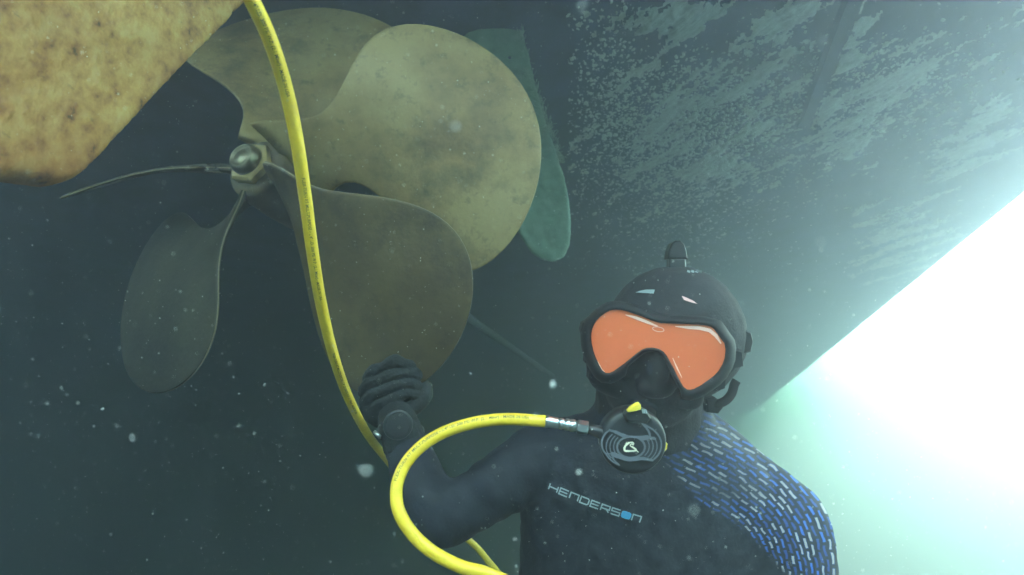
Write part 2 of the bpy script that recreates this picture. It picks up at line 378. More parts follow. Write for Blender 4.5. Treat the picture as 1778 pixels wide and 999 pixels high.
# ------------------------------------------------------------------ air under the hull
GX0, GX1, GY0, GY1, ST = -.45, 2.28, 1.0, 5.2, .0085
nx, ny = int((GX1-GX0)/ST), int((GY1-GY0)/ST)
def gauss(x, y, cx, cy, rx, ry, a=0):
    dx, dy = x-cx, y-cy; u = dx*cos(a)+dy*sin(a); v = -dx*sin(a)+dy*cos(a); return math.exp(-(u/rx)**2-(v/ry)**2)
CL = [(1180, 235, 120, 95, -.4, .46), (1320, 120, 95, 30, -.8, .60), (1125, 35, 100, 28, -.15, .62), (1360, 30, 95, 32, -.65, .72), (1235, 285, 160, 32, -.1, .60), (1440, 200, 40, 70, -.6, .7),
      (1300, 210, 90, 50, .4, .45), (1560, 130, 190, 34, -.5, .62), (1500, 210, 150, 26, -.35, .58), (1475, 70, 22, 110, .35, .62), (1690, 240, 100, 40, -.6, .68), (1570, 410, 70, 55, -.6, .62), (1650, 60, 140, 30, -.4, .5), (1255, 130, 50, 22, -.4, .66), (1725, 190, 60, 30, -.6, .5)]
def airmask(px, py): return max(g[5]*gauss(px, py, *g[:5]) for g in CL)
DA = radians(-37)
H = np.full((nx, ny), -1.)
for i in range(nx):
    for j in range(ny):
        x, y = GX0+i*ST, GY0+j*ST; v = Vector((x, y, hz(x))); px, py, d = proj(v)
        if px < 985 or px > 1830 or py < -60: continue
        if abs(x-.80) < .04 and y < 2.33: continue
        m = airmask(px, py)
        if m < .03: continue
        a = x*cos(DA)+y*sin(DA); b = -x*sin(DA)+y*cos(DA)
        q = Vector((a*3.6, b*9, 0)); q2 = Vector((a*17, b*42, 5)); q3 = Vector((x*75, y*75, 2))
        nv = .55*noise.noise(q)+.42*noise.noise(q2)+.36*noise.noise(q3)+m*.72-.26
        H[i, j] = nv
idx = {}; vs = []; fs = []
for i in range(nx-1):
    for j in range(ny-1):
        c4 = [(i, j), (i+1, j), (i+1, j+1), (i, j+1)]
        if sum(H[a] > 0 for a in c4) >= 3:
            f = []
            for a in c4:
                if a not in idx:
                    idx[a] = len(vs); h = max(0, H[a]); x = GX0+a[0]*ST+noise.noise(Vector((a[0]*.9, a[1]*.9, 8)))*.006; y = GY0+a[1]*ST+noise.noise(Vector((a[0]*.9, a[1]*.9, 18)))*.006
                    vs.append(Vector((x, y, hz(x)-.0015-min(.012, .03*h)-.011*abs(noise.noise(Vector((x*47+y*20, y*47-x*20, 3))))-.006*abs(noise.noise(Vector((x*110, y*110, 9)))))))
                f.append(idx[a])
            fs.append(tuple(f))
par = list(range(len(vs)))
def find(a):
    while par[a] != a: par[a] = par[par[a]]; a = par[a]
    return a
for f in fs:
    for a in f[1:]: par[find(a)] = find(f[0])
isl = {}
for f in fs: isl.setdefault(find(f[0]), []).append(f)
big = sorted(isl.values(), key=len, reverse=True)
def sub_mesh(name, ff, org):
    mp = {}; V = []
    for f in ff:
        for a in f:
            if a not in mp: mp[a] = len(V); V.append(vs[a]-org)
    return mesh(name, V, [tuple(mp[a] for a in f) for f in ff])
small = []
npk = 0
for ff in big:
    if len(ff) >= 26 and npk < 90:
        org = sum((vs[f[0]] for f in ff), Vector())/len(ff)
        o = link('air_pocket', sub_mesh('air_pocket', ff, org), M['air']); o.location = org
        px, py, d = proj(org); npk += 1
        wh = 'between the green fin and the hull rail' if px < 1330 else 'close beside the dark hull rail' if px < 1530 else 'towards the sunlit edge of the hull'
        tag(o, ('broad' if len(ff) > 250 else 'medium' if len(ff) > 80 else 'small')+' silvery air sheet under the hull '+wh, 'air pocket', 'air pockets trapped under the hull')
    else: small += ff
if small: tag(link('bubble_froth', sub_mesh('bubble_froth', small, Vector()), M['air']), 'fine pale froth of tiny air pockets smeared over the dark hull', 'froth', None, 'stuff')
def bub_mesh(seed):
    bm = bmesh.new(); bmesh.ops.create_icosphere(bm, subdivisions=2, radius=1)
    for v in bm.verts:
        v.co *= 1+.22*noise.noise(v.co*1.1+Vector((seed*3.1, 0, 0))); v.co.z *= .55
    me = bpy.data.meshes.new('air_bubble'); bm.to_mesh(me); bm.free(); me.materials.append(M['bubble'])
    for p in me.polygons: p.use_smooth = True
    return me
BM = [bub_mesh(i) for i in range(6)]
cnt = 0
BC = [(1180, 250, 150, 110, 0), (1150, 400, 110, 90, 0), (1230, 300, 130, 90, 0), (1060, 180, 60, 150, 0), (1300, 200, 140, 90, -.5)]
while cnt < 230:
    c = random.choice(BC); x = random.gauss(c[0], c[2]*.6); y = random.gauss(c[1], c[3]*.6)
    if x < 1000 or x > 1600 or y < 0 or y > 470: continue
    p = hull_pt(x, y); r = random.choice([.003, .004, .0045, .0055, .007, .010])*(.8+.14*p.length)
    if p.y > 4.5: continue
    o = bpy.data.objects.new('air_bubble', BM[cnt % 6]); COL.objects.link(o)
    o.location = p+Vector((0, 0, -r*.45)); o.scale = (r*random.uniform(.8, 1.7), r*random.uniform(.8, 1.3), r); o.rotation_euler = (0, 0, random.uniform(0, 6))
    tag(o, ('large' if r > .009 else 'mid sized' if r > .0055 else 'small')+' silvery bubble stuck under the dark hull '+('next to the green fin' if x < 1090 else 'above the diver\'s head' if x < 1270 else 'right of the diver\'s head'), 'bubble', 'air bubbles under the hull'); cnt += 1
parts = []
ico = bmesh.new(); bmesh.ops.create_icosphere(ico, subdivisions=1, radius=1); IV = [v.co.copy() for v in ico.verts]; IF = [tuple(v.index for v in f.verts) for f in ico.faces]; ico.free()
for i in range(9500):
    c = random.choice(BC+[(1180, 235, 90, 70, 0), (1180, 235, 110, 80, 0), (1540, 150, 140, 70, 0)]); x = random.gauss(c[0], c[2]*.75); y = random.gauss(c[1], c[3]*.75)
    if x < 985 or y < -20 or y > 480: continue
    p = hull_pt(x, y)
    if p is None or p.y > 6 or p.x > 2.2: continue
    r = random.choice([.0011, .0014, .0018, .0024, .0030, .0040, .0056])*(.8+.12*p.length)
    sx, sy = random.uniform(.8, 2.4), random.uniform(.8, 1.3); a = random.uniform(0, 6)
    parts.append(([p+Vector(((v.x*sx*cos(a)-v.y*sy*sin(a))*r, (v.x*sx*sin(a)+v.y*sy*cos(a))*r, v.z*r*.6-r*.4)) for v in IV], IF))
tag(link('tiny_bubbles', mesh('tiny_bubbles', *merge(parts)), M['bubble']), 'haze of tiny bubbles beading the underside of the hull', 'bubbles', None, 'stuff')

# ------------------------------------------------------------------ suspended flakes
parts = []
def flake(p, r):
    s = [random.uniform(.5, 1.3) for _ in range(3)]
    parts.append(([p+Vector((v.x*s[0], v.y*s[1], v.z*s[2]))*r for v in IV], IF))
for i in range(5200):
    x, y = random.uniform(-20, 1800), random.uniform(-20, 1020); d = .22+1.3*random.random()**1.2
    flake(P(x, y, d), random.choice([.00022, .0003, .0003, .0004, .0006])*(.5+d*.9))
for x, y, d, r in [(1030, 818, .55, .0018), (700, 575, .8, .001), (455, 760, .5, .0009), (735, 680, .8, .001), (680, 690, .78, .0016), (695, 687, .78, .0016), (660, 668, .78, .0014), (692, 662, .78, .0014), (675, 643, .78, .0012), (645, 652, .78, .0012), (880, 660, .6, .0013), (20, 800, .5, .0013), (1390, 470, .5, .001), (240, 740, .5, .0012), (405, 832, .5, .0012)]:
    flake(P(x, y, d), r*.33)
for x, y, d, r in [(635, 818, .105, .0007), (1205, 886, .12, .0006), (1430, 70, .13, .0006), (1425, 420, .12, .0005), (230, 760, .16, .0005), (790, 220, .12, .0006), (1010, 10, .12, .0008), (1530, 225, .14, .0008), (960, 668, .2, .0012), (1005, 820, .2, .0010)]:
    flake(P(x, y, d), r)
tag(link('suspended_particles', mesh('suspended_particles', *merge(parts)), M['snow'], None, False), 'pale specks of plankton and silt drifting in the water', 'particles', None, 'stuff')
#DIVER
# ------------------------------------------------------------------ diver
from mathutils.geometry import delaunay_2d_cdt
def pr(px, d): return px*d/F
def limb(pts, n=6, seg=18, flat=1.0):       # (px, py, depth, radius px)
    return chain([P(*q[:3]) for q in pts], [(pr(q[3], q[2])*flat, pr(q[3], q[2])) for q in pts], n, seg)
def loft(rows, seg=40):
    vs = []; fs = []
    for y, xl, xr, d, hd in rows:
        c = P((xl+xr)/2, y, d); a = pr((xr-xl)/2, d)
        for k in range(seg):
            t = 2*pi*k/seg; ct, s_ = cos(t), sin(t)
            ct = math.copysign(abs(ct)**.85, ct); s_ = math.copysign(abs(s_)**.85, s_)
            vs.append(c+RT*(a*ct)+FW*(hd*s_))
    for i in range(len(rows)-1):
        for k in range(seg): fs.append((i*seg+k, i*seg+(k+1) % seg, (i+1)*seg+(k+1) % seg, (i+1)*seg+k))
    fs += [tuple(range(seg))[::-1], tuple((len(rows)-1)*seg+k for k in range(seg))]
    return vs, fs
person = empty('person', P(1150, 1300, .9))
tag(person, 'diver in black wetsuit and hood holding the lowest propeller blade', 'person')
torso = loft([(640, 1040, 1222, .765, .075), (705, 1036, 1226, .78, .078), (730, 1012, 1240, .785, .08), (760, 965, 1275, .79, .088), (800, 928, 1325, .795, .097),
              (840, 910, 1362, .80, .105), (900, 903, 1385, .81, .112), (1000, 901, 1392, .83, .116), (1100, 903, 1385, .86, .118), (1300, 905, 1370, .92, .12), (1500, 905, 1370, 1.0, .125)])
raised = limb([(985, 785, .80, 62), (935, 800, .795, 62), (880, 833, .77, 55), (820, 872, .745, 51), (772, 892, .73, 55), (745, 866, .735, 52), (722, 820, .755, 44), (708, 778, .78, 37), (700, 748, .80, 32)])
other = limb([(1330, 872, .77, 68), (1352, 905, .755, 80), (1366, 960, .745, 76), (1368, 1030, .735, 72), (1330, 1150, .66, 62), (1250, 1250, .56, 56)])
trapz = limb([(1190, 735, .785, 45), (1265, 790, .785, 42), (1330, 850, .775, 45)])
traps2 = limb([(1060, 745, .79, 36), (1000, 765, .795, 42), (950, 790, .80, 50)])
head = merge([blob(P(1168, 580, .745), (.094, .096, .112)), blob(P(1130, 660, .715), (.064, .062, .066)), limb([(1128, 680, .76, 88), (1128, 760, .79, 92)])])
# nose, brow and mouth under hood and mask keep the head a head
face = merge([blob(P(1137, 640, .640), (.014, .022, .018)), blob(P(1145, 585, .668), (.06, .02, .03)), blob(P(1118, 706, .66), (.022, .010, .014))])
bme = remesh(*merge([torso, raised, other, trapz, traps2, head, face]), .0045, 14, 'body', .6)
def wrinkle(c):
    px, py, d = proj(c); k = math.exp(-(((px-785)/60)**2+((py-850)/55)**2))+.6*math.exp(-(((px-930)/70)**2+((py-850)/60)**2))+.25
    q = c*26; return .0075*k*noise.noise(Vector((q.x+q.z*1.5, q.y, q.z*.35-q.x*1.4)))+.0008*noise.noise(c*70)
displace(bme, wrinkle)
# pattern coordinates follow the curve of the shoulder and arm (stored as a UV map on the suit)
CR = [Vector(q) for q in catmull([(1105, 690, 0), (1165, 712, 0), (1225, 742, 0), (1300, 782, 0), (1365, 832, 0), (1410, 890, 0), (1432, 950, 0), (1440, 1010, 0), (1440, 1110, 0)], 10)]
CS = [0]
for a, b in zip(CR, CR[1:]): CS.append(CS[-1]+(b-a).length)
def flow(px, py):
    p = Vector((px, py, 0)); best = (1e9, 0, 0)
    for i in range(len(CR)-1):
        a, b = CR[i], CR[i+1]; ab = b-a; t = max(0, min(1, (p-a).dot(ab)/ab.length_squared)); dd = (p-a-ab*t).length
        if dd < best[0]: best = (dd, CS[i]+t*ab.length, (ab.x*(p.y-a.y)-ab.y*(p.x-a.x)))
    return best[1], (best[0] if best[2] > 0 else -best[0])
SEAM = [(1100, 700), (1120, 745), (1150, 792), (1185, 835), (1215, 872), (1290, 915), (1335, 962), (1372, 1002), (1420, 1060), (1460, 1120)]
def seam_side(px, py):                    # >0 to the upper right of the seam
    best = (1e9, 0)
    for (ax, ay), (bx, by) in zip(SEAM, SEAM[1:]):
        abx, aby = bx-ax, by-ay; t = max(0, min(1, ((px-ax)*abx+(py-ay)*aby)/(abx*abx+aby*aby))); dx, dy = px-ax-abx*t, py-ay-aby*t
        dd = math.hypot(dx, dy); sgn = -(abx*(py-ay)-aby*(px-ax))
        if dd < best[0]: best = (dd, dd if sgn > 0 else -dd)
    return best[1]
uv = []; pat = []
for v in bme.vertices:
    px, py, d = proj(v.co)
    if px > 1080 and py > 690:
        s, t_ = flow(px, py); back = (v.co-P(1280, 850, .80)).dot(FW)
        uv.append(((s+.35*t_)/100, t_/100))
        sd_ = seam_side(px, py); m = max(0, min(1, sd_/5+.5))
        fade = 1-.75*math.exp(-(((px-1262)/55)**2+((py-852)/26)**2)); m *= fade*(.35+.65*max(0, min(1, ((px-1150)*.6+(py-760))/260)))
        neck = max(0, min(1, (math.hypot((px-1128)/100, (py-690)/52)-1)*6)); m *= neck
        pat.append(m)
    else: uv.append((0, 0)); pat.append(0)
ul = bme.uv_layers.new(name='flow')
for l in bme.loops: ul.data[l.index].uv = uv[l.vertex_index]
at = bme.attributes.new('pat', 'FLOAT', 'POINT'); at.data.foreach_set('value', pat)
m = mat('black_neoprene_suit', (.005, .007, .016), .75, bump=.3, bscale=240); t = m.node_tree; b = t.nodes['Principled BSDF']
un = t.nodes.new('ShaderNodeUVMap'); un.uv_map = 'flow'
wn = t.nodes.new('ShaderNodeTexNoise'); wn.inputs['Scale'].default_value = 3.5; t.links.new(un.outputs[0], wn.inputs[0])
vm = t.nodes.new('ShaderNodeVectorMath'); vm.operation = 'MULTIPLY_ADD'; vm.inputs[1].default_value = (.14, .10, 0); t.links.new(wn.outputs['Color'], vm.inputs[0]); t.links.new(un.outputs[0], vm.inputs[2])
bk = t.nodes.new('ShaderNodeTexBrick'); t.links.new(vm.outputs[0], bk.inputs[0])
bk.offset = .5; bk.inputs['Scale'].default_value = 1; bk.inputs['Brick Width'].default_value = .25; bk.inputs['Row Height'].default_value = .098
bk.inputs['Mortar Size'].default_value = .038; bk.inputs['Mortar Smooth'].default_value = .5; bk.inputs['Bias'].default_value = -.1
bk.inputs['Color1'].default_value = (0, 0, 0, 1); bk.inputs['Color2'].default_value = (1, 1, 1, 1); bk.inputs['Mortar'].default_value = (0, 0, 0, 1)
cr = t.nodes.new('ShaderNodeValToRGB'); t.links.new(bk.outputs['Color'], cr.inputs[0]); e = cr.color_ramp.elements
e[0].position = 0; e[0].color = (.012, .06, .28, 1); e[1].position = .55; e[1].color = (.40, .37, .37, 1); cr.color_ramp.interpolation = 'CONSTANT'
q = cr.color_ramp.elements.new(.28); q.color = (.025, .13, .55, 1)
inv = t.nodes.new('ShaderNodeMath'); inv.operation = 'SUBTRACT'; inv.inputs[0].default_value = 1; t.links.new(bk.outputs['Fac'], inv.inputs[1])
an = t.nodes.new('ShaderNodeAttribute'); an.attribute_name = 'pat'
mu = t.nodes.new('ShaderNodeMath'); mu.operation = 'MULTIPLY'; t.links.new(inv.outputs[0], mu.inputs[0]); t.links.new(an.outputs['Fac'], mu.inputs[1])
mx = t.nodes.new('ShaderNodeMix'); mx.data_type = 'RGBA'; t.links.new(mu.outputs[0], mx.inputs[0]); mx.inputs[6].default_value = (.005, .007, .016, 1); t.links.new(cr.outputs[0], mx.inputs[7])
t.links.new(mx.outputs[2], b.inputs['Base Color'])
adopt(tag(link('body', bme, m), 'black wetsuit with blue and white dashes on one shoulder'), person)
BV = BVHTree.FromPolygons([v.co for v in bme.vertices], [tuple(p.vertices) for p in bme.polygons])
# hood
hd = merge([blob(P(1169, 579, .745), (.0965, .0985, .1145)), blob(P(1130, 661, .715), (.067, .065, .069)), limb([(1128, 675, .76, 93), (1128, 742, .785, 97)])])
hm = remesh(*hd, .004, 8, 'hood'); displace(hm, lambda c: .0012*noise.noise(c*30)+.0005*noise.noise(c*90))
HV = BVHTree.FromPolygons([v.co for v in hm.vertices], [tuple(p.vertices) for p in hm.polygons])
hood = adopt(link('hood', hm, M['hood']), person)
def decal(name, pts2, m, par, bvh, off=.0012):
    out = []
    for x, y in pts2:
        r = ray(x, y).normalized(); h = bvh.ray_cast(Vector(), r)
        p = (h[0] if h[0] else P(x, y, .7)); out.append(p-r*off)
    o = slab(name, out, [p+FW*.0008 for p in out], m); adopt(o, par); return o
root_parent = {}
decal('logo', [(1103, 508), (1112, 505), (1122, 503), (1137, 503), (1135, 510), (1120, 509)], M['print'], hood if False else person, HV)
decal('logo', [(1184, 514), (1192, 517), (1203, 522), (1211, 528), (1200, 525), (1188, 521)], M['pinkp'], person, HV)
for x0 in (1194, 1201, 1208, 1214):
    decal('logo', [(x0, 469), (x0+5, 470.5), (x0+4, 474), (x0-1, 472.5)], M['print'], person, HV)
# glove with five fingers closed on the blade tip
def blade_depth(px, py, k='C'):
    ang, x = BL[k]; best = (1e9, .85)
    for i in range(50):
        for j in range(41):
            p = blade_pt(x, ang, i/50, j/40); a, c2, d = proj(p); e2 = (a-px)**2+(c2-py)**2
            if e2 < best[0]: best = (e2, d)
    return best[1]
DB = blade_depth(690, 665)
h = DB-.017
fr_ = .0112*F/DB
fin = []
for k, (kx, ky, mx_, my, tx, ty, r) in enumerate([(648, 646, 682, 630, 716, 633, 10.8), (641, 667, 678, 653, 722, 647, 11.2), (645, 686, 682, 672, 724, 665, 10.8), (656, 704, 690, 691, 722, 683, 10)]):
    fin.append(limb([(kx-8, ky+12, h+.012, r+1), (kx+2, ky-1, h-.004, r+1.5), (kx+18, ky-8, h-.011, r-.8), (mx_+2, my-3, h-.013, r+.8), (tx-14, ty-1, h-.010, r-1.2), (tx-3+k % 2*4, ty+3, h-.002, r-.4), (tx+4+k % 2*3, ty+7, h+.010, r-2)], 5, 12))
thumb = limb([(690, 722, h+.006, 15), (718, 708, h-.002, 13.5), (738, 690, h+.002, 12), (741, 672, h+.010, 10.5)], 6, 12)
palm = merge([blob(P(664, 702, h+.012), (pr(41, h), pr(42, h), .019)), blob(P(690, 715, h+.012), (pr(34, h), pr(34, h), .02))])
cuff = limb([(688, 726, h+.012, 31), (697, 750, .80, 35), (704, 775, .785, 38)])
gm = remesh(*merge(fin+[thumb, palm, cuff]), .0016, 1, 'glove')
displace(gm, lambda c: .0011*noise.noise(c*95)+.0006*noise.noise(c*260))
adopt(tag(link('glove', gm, M['glove']), 'black glove gripping the blade tip'), person)
GV = BVHTree.FromPolygons([v.co for v in gm.vertices], [tuple(p.vertices) for p in gm.polygons])
# name on the chest
XA, YA, OX, OY = (1372/8.466, 500/8.466), (30/8.466, -84/8.466), 930+188/8.466, 820+250/8.466
def chest(u, v, n=9.):
    s = u/n; sag = 3.2*4*s*(1-s)
    return OX+XA[0]*s+YA[0]*v, OY+XA[1]*s+YA[1]*v+sag
LET = dict(H=[[(0, 0), (0, 1)], [(0, .5), (1, .5)], [(1, 0), (1, 1)]], E=[[(1, 1), (0, 1), (0, 0), (1, 0)], [(0, .5), (.92, .5)]], n=[[(0, 0), (0, 1), (1, 1), (1, 0)]],
           D=[[(0, .5), (0, 1), (.85, 1), (1, .82), (1, .18), (.85, 0), (0, 0), (0, .5)]], R=[[(0, 0), (0, 1), (1, 1), (1, .42), (0, .42)], [(.62, .42), (1, 0)]], S=[[(1, 1), (0, 1), (0, .52), (1, .52), (1, 0), (0, 0)]])
def on(bvh, x, y, off, dflt=.7):
    r = ray(x, y).normalized(); hh = bvh.ray_cast(Vector(), r); return (hh[0] if hh[0] else P(x, y, dflt))-r*off
for i, ch in enumerate("HEnDERSOn"):
    V = []; Fc = []
    if ch == 'O':
        ring = [(i+.5+.46*math.copysign(abs(cos(a))**.5, cos(a))+.02, .5+.58*math.copysign(abs(sin(a))**.5, sin(a))) for a in [2*pi*k/20 for k in range(20)]]
        pts = [on(BV, *chest(u-.12, v), .0016) for u, v in ring]
        adopt(tag(slab('letter', pts, [p+FW*.0009 for p in pts], M['bluep']), 'solid blue letter O'), person)
        bar = [on(BV, *chest(i+.38+.24*k/5, .52), .003) for k in range(6)]
        continue
    for st in LET[ch]:
        pp = [(chest(i+.78*u, v)) for u, v in st]; dense = []
        for a, b2 in zip(pp, pp[1:]):
            for k in range(3): dense.append((a[0]+(b2[0]-a[0])*k/3, a[1]+(b2[1]-a[1])*k/3))
        dense.append(pp[-1]); s2, f2 = stroke2(dense, 2.3); o_ = len(V)
        V += [on(BV, x, y, .0018) for x, y in s2]; Fc += [tuple(q+o_ for q in f) for f in f2]
    adopt(link('letter', mesh('letter', V, Fc), M['print'], None, False), person)

# ------------------------------------------------------------------ dive watch
wc = P(691, 738, .752); ax_ = (-ray(691, 738)).normalized()
watch = empty('dive_watch', wc); tag(watch, 'round black dive watch on the gloved wrist below the propeller', 'watch')
lathe('case', wc, ax_, [(-.012, .019), (-.004, .021), (.002, .021), (.003, .018)], M['black'], watch)
lathe('bezel', wc, ax_, [(.002, .0215), (.005, .0210), (.0055, .0180), (.004, .0170)], M['black'], watch)
lathe('dial', wc, ax_, [(.003, .0165), (.0045, .0160), (.0048, .001)], mat('dial_glass', (.012, .010, .013), .35), watch)
for ch_ in watch.children:
    for p_ in ch_.data.polygons: p_.use_smooth = False
st = catmull([P(660, 748, .80), P(668, 757, .768), P(691, 741, .762), P(716, 745, .768), P(733, 752, .80)], 8)
adopt(tube('strap', st, [(.004, .010)]*len(st), M['black'], up0=-FW), watch)
adopt(tube('buckle', [P(650, 750, .775), P(661, 760, .768)], .0032, M['steel'], seg=10), watch)

# ------------------------------------------------------------------ diving mask
LZ = [(300, 373), (340, 376), (380, 385), (430, 402), (480, 420), (540, 445), (600, 462), (660, 466), (720, 468), (790, 470), (850, 472), (900, 478), (935, 486), (962, 503), (985, 535), (1005, 565), (1032, 598), (1040, 640), (1034, 700), (1020, 740), (990, 790), (955, 826), (920, 852), (870, 886), (830, 907), (800, 914), (775, 910), (755, 893), (735, 858), (710, 812), (690, 770), (665, 725), (642, 682), (620, 656), (590, 639), (550, 631), (510, 632), (480, 643), (450, 665), (410, 697), (370, 730), (330, 762), (290, 790), (262, 802), (235, 801), (212, 782), (190, 745), (168, 700), (150, 650), (140, 600), (137, 550), (142, 510), (155, 475), (175, 445), (200, 420), (235, 395), (265, 378)]
LP = [(990+x/3.842, 440+y/3.842) for x, y in LZ]
LN = ray(1232, 612)
def ld(x, y): return .602*LN.length_squared/LN.dot(ray(x, y))+.004*((x-1215)/125)**2
mask = empty('diving_mask', P(1147, 610, .65)); tag(mask, 'black diving mask with orange mirrored lens worn by the diver', 'diving mask')
from mathutils.geometry import intersect_point_tri_2d
def inside(x, y, poly):
    c = False; j = len(poly)-1
    for i in range(len(poly)):
        xi, yi = poly[i]; xj, yj = poly[j]
        if (yi > y) != (yj > y) and x < (xj-xi)*(y-yi)/(yj-yi)+xi: c = not c
        j = i
    return c
pts = [Vector(p) for p in LP]; ne = len(pts)
for gx in range(1026, 1262, 6):
    for gy in range(536, 680, 6):
        if inside(gx, gy, LP) and min((Vector((gx, gy))-q).length for q in pts[:ne]) > 4: pts.append(Vector((gx, gy)))
r_ = delaunay_2d_cdt(pts, [(i, (i+1) % ne) for i in range(ne)], [tuple(range(ne))], 1, 1e-4)
lm = mesh('lens', [P(v.x, v.y, ld(v.x, v.y)) for v in r_[0]], [tuple(f) for f in r_[2]])
adopt(link('lens', lm, M['lens']), mask)
def offs(k):
    out = []
    for i in range(ne):
        a, b2 = LP[i-2], LP[(i+2) % ne]; d = Vector((b2[0]-a[0], b2[1]-a[1])).normalized(); nn = Vector((d.y, -d.x))
        x, y = LP[i]; kk = k
        if 1085 < x < 1190 and nn.y > 0: kk = k*.45
        if y < 570 and nn.y < -.5: kk = k*.8
        out.append((x+nn.x*kk, y+nn.y*kk))
    return out
rings = [(offs(-1.5), .001), (offs(1), -.004), (offs(4), -.0055), (offs(9), -.004), (offs(14), .001), (offs(17), .010), (offs(18), .022), (offs(17), .045)]
vs = []
for o_, dz in rings: vs += [P(x, y, ld(x, y)+dz) for x, y in o_]
fs = [(j*ne+i, j*ne+(i+1) % ne, (j+1)*ne+(i+1) % ne, (j+1)*ne+i) for j in range(len(rings)-1) for i in range(ne)]
adopt(link('frame', mesh('frame', vs, fs), M['rubber']), mask)
sk = merge([blob(P(1147, 610, .684), (.080, .050, .040)), blob(P(1085, 600, .690), (.045, .043, .040)), blob(P(1205, 622, .664), (.045, .046, .040)), blob(P(1137, 638, .650), (.017, .031, .030)), blob(P(1138, 668, .655), (.026, .018, .026)), limb([(1040, 625, .69, 23), (1045, 655, .69, 23), (1075, 672, .685, 22)]), limb([(1200, 690, .67, 22), (1165, 688, .67, 25), (1120, 680, .67, 25)])])
adopt(link('skirt', remesh(*sk, .003, 6, 'skirt'), M['rubber']), mask)
def lump(name, pts, d, th, m, par):      # bevelled solid from an outline
    c = P(sum(p[0] for p in pts)/len(pts), sum(p[1] for p in pts)/len(pts), d); base = [P(x, y, d) for x, y in pts]; N = len(pts); vs = []
    for off, s in ((-th/2, .82), (-th*.35, 1), (th*.35, 1), (th/2, .82)): vs += [c+(v-c)*s+FW*off for v in base]
    fs = [tuple(range(N))[::-1], tuple(range(3*N, 4*N))]+[(j*N+i, j*N+(i+1) % N, (j+1)*N+(i+1) % N, (j+1)*N+i) for j in range(3) for i in range(N)]
    me = mesh(name, vs, fs); bm = bmesh.new(); bm.from_mesh(me); bmesh.ops.recalc_face_normals(bm, faces=bm.faces); bmesh.ops.triangulate(bm, faces=[f for f in bm.faces if len(f.verts) > 4]); bm.to_mesh(me); bm.free()
    return adopt(link(name, me, m, None, False), par)
# frame lugs
lump('frame_lug', [(1010, 560), (1024, 552), (1030, 580), (1026, 596), (1012, 590), (1007, 572)], .690, .03, M['rubber'], mask)
lump('frame_lug', [(1016, 600), (1030, 600), (1036, 632), (1026, 636), (1014, 628)], .690, .03, M['rubber'], mask)
lump('frame_lug', [(1021, 642), (1040, 644), (1048, 668), (1026, 664), (1020, 656)], .690, .03, M['rubber'], mask)
lump('frame_lug', [(1262, 600), (1282, 606), (1284, 634), (1268, 638), (1256, 652), (1246, 640)], .655, .03, M['rubber'], mask)
lump('frame_lug', [(1240, 646), (1254, 650), (1252, 672), (1236, 678), (1222, 670)], .655, .03, M['rubber'], mask)
lump('buckle', [(1262, 575), (1272, 568), (1284, 576), (1284, 608), (1274, 612), (1262, 600)], .672, .02, M['rubber'], mask)
lump('buckle_knob', [(1283, 575), (1292, 572), (1300, 576), (1304, 592), (1300, 610), (1290, 613), (1282, 608)], .680, .016, M['black'], mask)
sp = catmull([P(1262, 590, .69), P(1283, 585, .75), P(1276, 575, .80), P(1250, 560, .84)], 8)
adopt(tube('strap', sp, [(.002, .011)]*len(sp), M['rubber'], up0=RT), mask)
sp = catmull([P(1030, 600, .70), P(1040, 590, .75), P(1055, 578, .80), P(1075, 565, .84)], 8)
adopt(tube('strap', sp, [(.002, .011)]*len(sp), M['rubber'], up0=RT), mask)
lump('camera_mount', [(1156, 451), (1158, 436), (1163, 424), (1170, 419), (1178, 419), (1185, 425), (1189, 438), (1191, 451)], .735, .022, M['black'], mask)
lump('mount_stem', [(1160, 449), (1188, 449), (1190, 478), (1158, 478)], .735, .016, M['black'], mask)
sp = catmull([P(1222, 706, .69), P(1240, 703, .685), P(1258, 697, .68), P(1270, 684, .68), P(1275, 668, .68), P(1279, 661, .68)], 6)
adopt(tube('strap_tail', sp, [(.0045, .006)]*len(sp), M['rubber'], up0=-FW), mask)
lump('strap_clip', [(1222, 690), (1238, 688), (1246, 694), (1252, 706), (1244, 716), (1224, 714)], .69, .018, M['rubber'], mask)
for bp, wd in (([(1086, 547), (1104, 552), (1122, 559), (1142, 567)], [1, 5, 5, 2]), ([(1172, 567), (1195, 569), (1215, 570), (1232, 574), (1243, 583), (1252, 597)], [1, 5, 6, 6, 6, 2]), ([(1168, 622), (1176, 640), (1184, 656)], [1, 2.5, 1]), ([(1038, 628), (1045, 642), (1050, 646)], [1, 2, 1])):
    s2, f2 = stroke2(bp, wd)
    adopt(link('lens_highlight', mesh('lens_highlight', [P(x, y, ld(x, y)-.0008) for x, y in s2], f2), M['bevel'], None, False), mask)  # flat pale strips laid on as painted highlights
# small maker's mark on the lens bridge: outline oval
ov = [(1143+10*cos(a), 572+4*sin(a)+.15*10*cos(a)) for a in [2*pi*k/18 for k in range(19)]]
s2, f2 = stroke2(ov, 1.1); adopt(link('logo', mesh('logo', [P(x, y, ld(x, y)-.0009) for x, y in s2], f2), M['pinkp'], None, False), mask)

